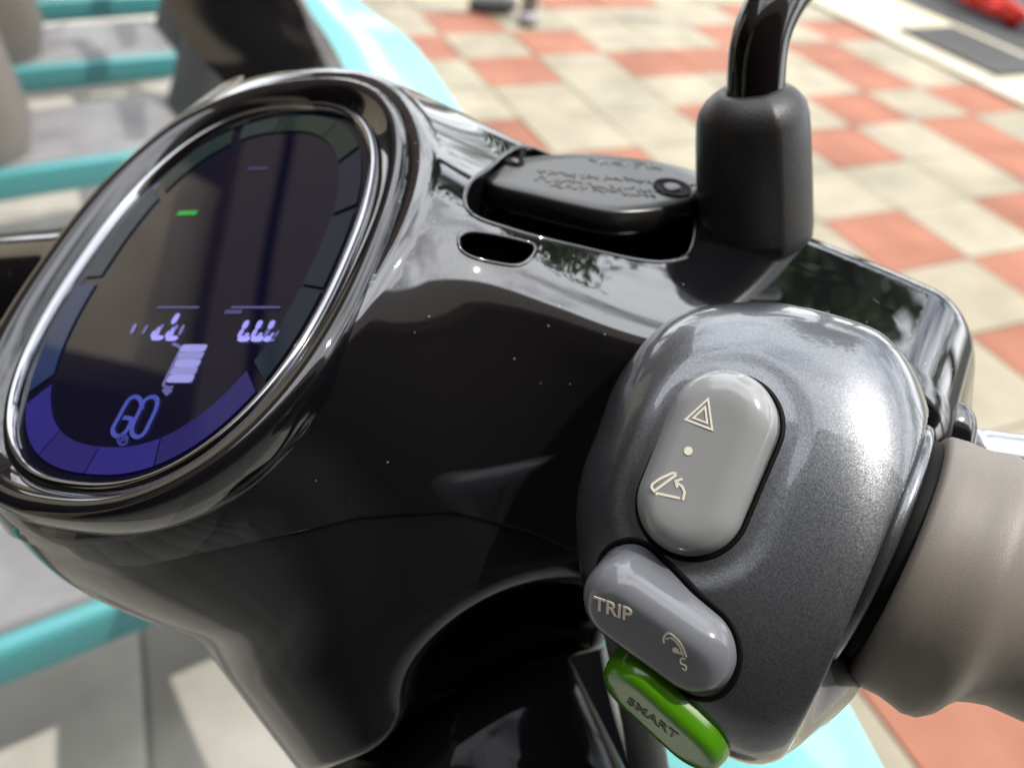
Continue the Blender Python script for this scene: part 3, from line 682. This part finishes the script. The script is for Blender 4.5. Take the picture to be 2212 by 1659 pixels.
# ------------------------------------------------------------------ front fairing, column, own floorboard
v, f = tube(np.array([N1+(OC-N1)*.02, N1-(OC-N1)*.5, N1-(OC-N1)*1.2]), [.037, .036, .036], 64); fix_normals(put('steering_column', v, f, PANEL, SCOOTER))
ROWS = [[(300, -160, 1.0), (430, -160, .9), (560, -160, .84), (590, -160, .83), (606, -160, .825), (640, -160, .83), (690, -170, .86)],
        [(350, 0, .9), (500, 0, .8), (640, 0, .75), (645, 0, .742), (658, 0, .74), (705, -5, .74), (765, -10, .77)],
        [(430, 120, .8), (560, 125, .72), (690, 110, .68), (708, 106, .672), (722, 103, .67), (800, 95, .67), (890, 92, .70)],
        [(500, 210, .72), (620, 255, .65), (760, 255, .6), (776, 250, .592), (790, 248, .59), (900, 245, .59), (1004, 250, .62)],
        [(600, 500, .6), (750, 520, .56), (900, 540, .52), (915, 530, .512), (930, 525, .51), (1080, 520, .51), (1220, 515, .54)],
        [(650, 1000, .5), (850, 1000, .47), (1255, 1000, .43), (1270, 1000, .424), (1288, 1000, .422), (1350, 1000, .43), (1560, 1000, .46)],
        [(690, 1500, .45), (950, 1500, .42), (1306, 1440, .40), (1322, 1436, .396), (1340, 1432, .395), (1600, 1460, .395), (1800, 1460, .42)],
        [(700, 1800, .42), (950, 1800, .40), (1400, 1760, .38), (1425, 1750, .376), (1440, 1745, .375), (1730, 1780, .375), (1985, 1800, .40)]]
G = np.array([[P(*q) for q in r] for r in ROWS])
def fine(g, nr, nc):
    a = np.array([spline(g[:, j], nr) for j in range(g.shape[1])]).transpose(1, 0, 2); return np.array([spline(a[i], nc) for i in range(nr)])
def sheet(name, g, m, th):
    nr, nc = g.shape[:2]; du = np.gradient(g, axis=0); dv = np.gradient(g, axis=1); nn = np.cross(du, dv); nn /= np.linalg.norm(nn, axis=2)[..., None]
    if (nn[nr//2, nc//2]@(CAM-g[nr//2, nc//2])) < 0: nn = -nn
    b = g-nn*th; V = np.concatenate([g.reshape(-1, 3), b.reshape(-1, 3)]); k = nr*nc; F = []
    for i in range(nr-1):
        for j in range(nc-1):
            a, c, d, e = i*nc+j, i*nc+j+1, (i+1)*nc+j+1, (i+1)*nc+j; F += [(a, c, d, e), (k+a, k+e, k+d, k+c)]
    for i in range(nr-1): F += [(i*nc, (i+1)*nc, k+(i+1)*nc, k+i*nc), (i*nc+nc-1, k+i*nc+nc-1, k+(i+1)*nc+nc-1, (i+1)*nc+nc-1)]
    for j in range(nc-1): F += [(j, k+j, k+j+1, j+1), ((nr-1)*nc+j, (nr-1)*nc+j+1, k+(nr-1)*nc+j+1, k+(nr-1)*nc+j)]
    return fix_normals(put(name, V, F, m, SCOOTER, 'auto'))
sheet('inner_panel', fine(G[:, 0:3], 60, 24), PANEL, .012)
sheet('chrome_strip', fine(G[:, 2:5], 60, 6), SILVER, .010)
sheet('leg_shield', fine(G[:, 4:7], 60, 20), TEAL, .014)
LF = ground_at(240, 1300, .30)-ground_at(0, 1392, .30); LF[2] = 0; LF /= np.linalg.norm(LF); LS = np.cross(np.array([0, 0, 1.]), LF)
def floorboard(parent, near_a, ln_back, ln_fwd, width, zf, grow=0.):
    """near_a: point on the near top edge of the trim"""
    o = near_a; b = MB(); b.box(o+LF*(ln_fwd-ln_back)/2+LS*(width/2+.012)+up*(-.02), LF, LS, up, ln_fwd+ln_back, width, .05)
    bevel(b.build('floorboard', FLOORM, parent), .018, 4)
    b = MB(); b.box(o+LF*(ln_fwd-ln_back)/2+LS*.006-up*.034, LF, LS, up, ln_fwd+ln_back, .028, .062); bevel(b.build('floor_trim', TEALD, parent), .012, 4)
own = ground_at(120, 1346, .30)
floorboard(SCOOTER, own, .7, .55, .30, .30)

v, f = tube(spline([P(1350, 1360, .19), P(1372, 1480, .20), P(1400, 1640, .215), P(1450, 1900, .24)], 16), .0052, 20); fix_normals(put('brake_hose', v, f, SHIELDM, SCOOTER))
# ------------------------------------------------------------------ scooters parked beyond
def extrude(name, poly, o, x, y, z, th, m, parent, bev=.01):
    n = len(poly); v = [o+x*p[0]+y*p[1]+z*s*th/2 for s in (-1, 1) for p in poly]
    f = [tuple(range(n))[::-1], tuple(range(n, 2*n))]+[(i, (i+1) % n, n+(i+1) % n, n+i) for i in range(n)]
    return bevel(fix_normals(put(name, v, f, m, parent, False)), bev, 3)
def parked(near, label):
    t = thing('parked_scooter', label, 'scooter', (near[0], near[1], 0), 'scooters parked in a row beyond')
    n3 = np.array(near); floorboard(t, n3, .26, .20, .26, .3)
    base = n3+LF*.20; zz = base*1
    # leg shield rising at the front end of the floor
    extrude('leg_shield', [(-.03, -.06), (.10, -.05), (.22, .30), (.27, .62), (.20, .64), (.12, .30), (.02, .05)], base+LS*.14, LF, up, LS, .24, SHIELDM, t, .03)
    extrude('front_fairing', [(.115, -.05), (.26, -.02), (.36, .30), (.36, .62), (.285, .63), (.235, .30)], base+LS*.14, LF, up, LS, .27, TEAL, t, .04)
    rb = n3-LF*.115
    extrude('rear_body', [(-.02, -.08), (.03, .08), (.0, .40), (-.55, .42), (-.62, .30), (-.45, .02)], rb+LS*.14, LF, up, LS, .25, SEATM, t, .05)
    extrude('seat', [(.03, .41), (.0, .47), (-.55, .50), (-.60, .43)], rb+LS*.14, LF, up, LS, .27, SHIELDM, t, .03)
    for a, nm in ((.52, 'front_wheel'), (-.62, 'rear_wheel')):
        c = n3+LF*a+LS*.14; c[2] = .215
        w_ = fix_normals(put(nm, *lathe(c-LS*.05, LS, [(0, .15), (0, .19), (.02, .215), (.08, .215), (.10, .19), (.10, .15)], 40, up), TYRE, t))
        fix_normals(put('rim', *lathe(c-LS*.04, LS, [(0, .02), (0, .15), (.08, .15), (.08, .02)], 32, up), SHIELDM, w_))
    fix_normals(put('steering_tube', *tube(np.array([base+LF*.25+LS*.14+up*.55, base+LF*.20+LS*.14+up*.64]), .035, 24), SHIELDM, t))
    fix_normals(put('handlebar', *tube(np.array([base+LF*.15+LS*(-.18)+up*.66, base+LF*.2+LS*.14+up*.66, base+LF*.15+LS*.46+up*.66]), [.018, .035, .018], 24), SHIELDM, t))
    return t
n2 = ground_at(205, 338, .30); n3 = ground_at(205, 128, .30); n4 = ground_at(205, -8, .30); n5 = n4+(n4-n3)*1.0
for p_, lb in ((n2, 'grey-floored teal scooter parked next to the black handlebar'), (n3, 'second teal-edged scooter from the black handlebar, grey floor'), (n4, 'third teal-edged scooter in the row, at the top left edge'), ):
    parked(p_, lb)

# ------------------------------------------------------------------ ground
GROUNDM = mat('concrete_ground', (.42, .40, .36), .9); vary(GROUNDM, (.36, .345, .31), (.47, .45, .41), 6)
g = MB(); g.add([(-60, -60, -.012), (60, -60, -.012), (60, 60, -.012), (-60, 60, -.012)], [(0, 1, 2, 3)])
ground = g.build('ground', GROUNDM); ground['kind'] = 'structure'
TO = np.array([1.28260593, 3.35658455, 0]); TU = np.array([.27374, .141937, 0]); TV = np.array([.12912, -.254355, 0])
TREE_ = None
def tile_mat(name, a, b, c):
    m = mat(name, a, .75); r = vary(m, tuple(q*.86 for q in a), tuple(q*1.06 for q in b), 4.5, 9, .32, .68, True); return m
REDS = [tile_mat('red_tile', (.245, .088, .048), (.30, .116, .068), 0), tile_mat('red_tile', (.27, .10, .056), (.315, .126, .076), 0)]
CREAMS = [tile_mat('cream_tile', (.262, .228, .165), (.32, .283, .208), 0), tile_mat('cream_tile', (.285, .25, .182), (.335, .30, .224), 0), tile_mat('cream_tile', (.255, .228, .166), (.31, .282, .21), 0)]
red = {(1, -3), (0, -2), (0, -1), (-1, 0), (-2, 1), (1, 0), (0, 1), (0, 2), (-1, 3), (-3, 3), (-2, 4), (-3, 5), (-3, -2), (-2, -2), (-4, -3), (-5, -2), (-5, -4), (-6, -3), (-3, -5), (-2, -5), (-3, 0), (-6, 0), (-5, 1), (-1, -3), (0, -4), (-6, 7), (-5, 6), (-4, 7), (-7, 5), (-6, 4)}
pav = bpy.data.objects.new('tiled_pavement', None); COL.objects.link(pav); pav['kind'] = 'structure'; pav.location = tuple(TO)
meshes = {}
def tile_mesh(m, su, sv, key):
    if key in meshes: return meshes[key]
    a, b = TU*su, TV*sv; g_ = .0022; ua, vb = a/np.linalg.norm(a), b/np.linalg.norm(b); v = []
    for z, e in ((-.012, g_), (-.0016, g_), (0, g_+.0016)):
        for p in (ua*e+vb*e, a-ua*e+vb*e, a+b-ua*e-vb*e, b+ua*e-vb*e): v.append((p[0], p[1], z))
    f = [(8, 9, 10, 11)]+[(r*4+i, r*4+(i+1) % 4, r*4+4+(i+1) % 4, r*4+4+i) for r in (0, 1) for i in range(4)]
    me = bpy.data.meshes.new('paving_tile'); me.from_pydata(v, [], f); me.materials.append(m)
    bm = bmesh.new(); bm.from_mesh(me); bmesh.ops.recalc_face_normals(bm, faces=bm.faces); bm.to_mesh(me); bm.free(); meshes[key] = me; return me
for i in range(-8, 2):
    for j in range(-11, 10):
        r_ = (i, j) in red or (j < -5 and rng.random() < .28)
        k = int(rng.integers(2 if r_ else 3)); me = tile_mesh((REDS if r_ else CREAMS)[k], 1, 1, ('r' if r_ else 'c', k))
        o = bpy.data.objects.new('paving_tile', me); COL.objects.link(o); o.parent = pav; p = TU*i+TV*j; o.location = (p[0], p[1], float(rng.uniform(-.0012, .0004)))
# kerb beyond the tiles, gutter and road
KM = mat('pale_kerb', (.62, .57, .45), .8); vary(KM, (.42, .38, .30), (.50, .46, .37), 7)
un, vn = TU/np.linalg.norm(TU), TV/np.linalg.norm(TV)
kerb = bpy.data.objects.new('kerb', None); COL.objects.link(kerb); kerb['kind'] = 'structure'; kerb.location = tuple(TO+TU*2)
for j in range(-14, 10):
    b = MB(); b.box(TO+TU*2+un*.075+TV*(j*2+1)+up*.005, un, vn, up, .146, .566, .022); o = bevel(b.build('kerb_stone', KM, kerb), .004, 2)
b = MB(); b.box(TO+TU*2+un*(.152+.26)-up*.006, un, vn, up, .52, 12, .012); o = b.build('gutter', mat('gutter_concrete', (.48, .44, .33), .85)); o['kind'] = 'structure'
b = MB(); b.box(TO+TU*2+un*(.68+4)-up*.004, un, vn, up, 8, 40, .012); ROADM = mat('asphalt', (.055, .055, .057), .9); o = b.build('road', ROADM); o['kind'] = 'structure'
gr = thing('drain_grate', 'grey metal drain grate lying in the pale gutter beside the kerb', 'drain grate', ground_at(2090, 112))
GM = mat('grate_iron', (.10, .10, .10), .6); gc = ground_at(2100, 112)+up*.004; gl_, gw_ = .62, .34
b = MB(); b.box(gc, un, vn, up, gw_, gl_, .006); b.build('pit_shade', mat('pit_shade_dark', (.03, .03, .03), .9), gr)  # flat dark plate on the gutter, painted as shade below the bars
for k in range(16):
    b = MB(); b.box(gc+vn*(-gl_/2+(k+.5)*gl_/16)+up*.008, un, vn, up, gw_, .022, .012); b.build('bar', GM, gr)
for s in (-1, 1):
    b = MB(); b.box(gc+un*s*gw_/2+up*.008, un, vn, up, .022, gl_, .014); b.build('side_rail', GM, gr)
# pale concrete slabs on the near left
SLABM = mat('pale_slab', (.50, .48, .43), .85); vary(SLABM, (.36, .345, .31), (.44, .425, .385), 14, 9, .3, .72, True)
j0, j1 = ground_at(305, 1390), ground_at(322, 1659); sd = (j1-j0)/np.linalg.norm(j1-j0); sp_ = np.array([-sd[1], sd[0], 0])
if sp_[0] < 0: sp_ = -sp_
slabs = bpy.data.objects.new('slab_pavement', None); COL.objects.link(slabs); slabs['kind'] = 'structure'; slabs.location = tuple(j0)
for i in range(-6, 7):
    for j in range(-8, 4):
        c = j0+sp_*(.6*(i+.5))-sd*(.6*(j-.3)); 
        ij = np.linalg.solve(np.stack([TU[:2], TV[:2]], 1), (c-TO)[:2])
        if ij[0] > -7.2: continue
        b = MB(); b.box(c-up*.0125+up*rng.uniform(-.001, .001), sp_, sd, up, .592, .592, .018); bevel(b.build('paving_slab', SLABM, slabs), .003, 2)

# ------------------------------------------------------------------ arcade behind and left of the camera, trees ahead (seen in the glossy covers)
WALLM = mat('beige_render', (.46, .40, .30), .8); vary(WALLM, (.42, .36, .265), (.50, .44, .335), 3)
FASCM = mat('taupe_fascia', (.16, .135, .105), .8); SOFFM = mat('brown_soffit', (.085, .058, .044), .7); DARKM = mat('shop_dark', (.03, .028, .028), .4); GLASSB = mat('shop_glass', (.02, .025, .028), .05)
arc = thing('arcade_building', 'beige arcade with a deep brown soffit and square columns, mirrored in the black covers', 'building', (-3, -1, 0))
Xv, Yv = np.array([1., 0, 0]), np.array([0, 1., 0])
def abox(name, lo_, hi_, m):
    lo_, hi_ = np.array(lo_, float), np.array(hi_, float); b = MB(); b.box((lo_+hi_)/2, Xv, Yv, up, *(hi_-lo_)); return b.build(name, m, arc)
abox('soffit', (-9, -7, 3.2), (24, -.75, 3.3), SOFFM); abox('soffit', (-9, -.75, 3.2), (-3.2, 9, 3.3), SOFFM)  # right end runs on unseen to keep bright sky out of reflections
abox('fascia', (-3.2, -.75, 2.9), (24, -.6, 4.6), FASCM); abox('fascia', (-3.35, -.6, 2.9), (-3.2, 9, 4.6), SOFFM)
abox('upper_storey', (-9, -7, 4.602), (24, -.7, 6.2), FASCM); abox('upper_storey', (-9, -.7, 4.602), (-3.3, 9, 5.6), SOFFM)
abox('back_wall', (-9, -7.2, 0), (24, -7, 3.2), DARKM); abox('back_wall', (-9.2, -7, 0), (-9, 9, 3.2), DARKM)
for x0 in (-2.2, 11.2, 16): abox('column', (x0, -1.1, 0), (x0+.5, -.76, 3.2), WALLM)
for y0, w0 in ((1.7, 1.3), (4.2, .5), (6.8, .5)): abox('column', (-3.75, y0, 0), (-3.36, y0+w0, 3.199), WALLM)
for y0 in (1.5, 4.4): abox('shop_window', (-8.99, y0, .3), (-8.9, y0+2.2, 2.6), GLASSB)
LEAF = mat('leaf_green', (.06, .11, .025), .5); vary(LEAF, (.045, .09, .02), (.12, .19, .05), 1.2); BARK = mat('bark', (.09, .07, .05), .9)
def tree(x, y, h, r, n, label):
    t = thing('broadleaf_tree', label, 'tree', (x, y, 0), 'trees mirrored in the black covers')
    b0 = np.array([x, y, 0.]); rs = MB(); pth = spline([b0, b0+[.1, .05, h*.3], b0+[-.05, .1, h*.6], b0+[.1, 0, h*.85]], 10)
    rs.add(*tube(pth, np.linspace(.16, .05, 10), 10))
    cl = []
    for k in range(9):
        a = rng.uniform(0, 6.28); e = b0+np.array([math.cos(a)*r*.75, math.sin(a)*r*.75, h*.62+rng.uniform(0, h*.32)])
        rs.add(*tube(spline([pth[5+k % 3], (pth[6]+e)/2+[0, 0, .15], e], 6), np.linspace(.05, .012, 6), 6)); cl += [e, (pth[7]+e)/2]
    rs.build('trunk', BARK, t, True)
    c = MB()
    for k in range(n):
        q = cl[int(rng.integers(len(cl)))]+rng.normal(0, r*.26, 3); d = rng.normal(0, 1, 3); d /= np.linalg.norm(d); e = np.cross(d, rng.normal(0, 1, 3)); e /= np.linalg.norm(e); s = rng.uniform(.10, .19)
        c.add([q-d*s, q+e*s*.45, q+d*s, q-e*s*.45], [(0, 1, 2, 3)])
    o = put('crown', c.v, c.f, LEAF, t, False); o['kind'] = 'stuff'
tree(2.2, 5.5, 7.8, 1.25, 2200, 'tall loose tree whose leaves mirror on top of the cover by the mirror stem')
tree(6.5, 13, 7, 2.6, 2600, 'broad tree beyond the road, right of the tall loose tree')
tree(-1.5, 15, 6.5, 2.6, 2600, 'broad tree far ahead of the scooters, left of the others')
tree(2.0, 17, 6.5, 2.8, 2600, 'broad tree far ahead between two other crowns')

# ------------------------------------------------------------------ far right: a parked motorcycle's tail; shoes at the top edge, built as a made-up stand
ml = ground_at(2175, 52, .0); mot = thing('parked_motorcycle', 'dark motorcycle with red lamps at the far right, standing on the road beside the kerb', 'motorcycle', ml)
v, f = superell(ml+up*.42+vn*.1+un*.25, vn, un, up, .75, .16, .13, 2.8); fix_normals(put('body', v, f, SHIELDM, mot))
for a in (-.55, .62):
    c = ml+vn*(a+.1)+un*.25+up*.29; w_ = fix_normals(put('wheel', *lathe(c-un*.06, un, [(0, .18), (0, .26), (.03, .29), (.09, .29), (.12, .26), (.12, .18)], 36, up), TYRE, mot))
    fix_normals(put('rim', *lathe(c-un*.03, un, [(0, .02), (0, .18), (.06, .18), (.06, .02)], 28, up), SILVER, w_))
for k, (u, w_) in enumerate(((2098, -6), (2150, 22), (2186, 48))):
    c = P(u, w_, ((ml-CAM)@R)[2]-.06); v, f = superell(c, vn, up, un, .045, .04, .03, 2.2, 24, 12); fix_normals(put('lamp', v, f, LAMPRED, mot))
c = P(2140, 10, ((ml-CAM)@R)[2]-.02); v, f = superell(c, vn, up, un, .24, .05, .03, 3, 24, 12); fix_normals(put('red_trim', v, f, LAMPRED, mot))
sl_ = ground_at(1140, 52); st = thing('shoes_as_stand', 'made-up grey stand with a rounded foot, in place of shoes at the top edge of the cream tiles', 'stand', sl_)
hv = D(1, 0, 0)
fix_normals(put('post', *tube(np.array([sl_+up*.02, sl_+up*.3, sl_+up*1.3]), [.035, .03, .03], 20), mat('stand_grey', (.25, .245, .25), .5), st))
v, f = superell(sl_+up*.03, hv, np.cross(up, hv), up, .045, .075, .03, 2.3, 28, 12); fix_normals(put('foot', v, f, mat('shoe_grey', (.30, .29, .30), .6), st))  # grey shoe built as a rounded foot
v, f = superell(sl_+up*.05-hv*.16+np.cross(up, hv)*.12, hv, np.cross(up, hv), up, .11, .05, .04, 2.6, 28, 12); fix_normals(put('dark_shoe_bar', v, f, SHIELDM, st))  # dark shoe built as a bar
b = MB(); b.box(sl_+up*1.6-hv*.1, hv, np.cross(up, hv), up, .5, .02, .7); bevel(b.build('made_up_panel', WALLM, st), .006, 2)  # invented panel above the shoes, out of view

for x_, y_, h_, r_, lb in ((13, -4, 6.5, 2.6, 'roadside tree across the road, the one nearest the arcade, unseen and added to darken reflections'), (14, 1.5, 6, 2.6, 'roadside tree across the road, straight out from the grip, unseen and added to darken reflections'),
                           (13.5, 7, 6.5, 2.8, 'roadside tree across the road, behind the parked motorcycle, unseen and added to darken reflections'), (11, 12.5, 6, 2.6, 'roadside tree across the road, farthest ahead, unseen and added to darken reflections')):
    tree(x_, y_, h_, r_, 1800, lb)  # unseen trees added to darken what the right side mirrors
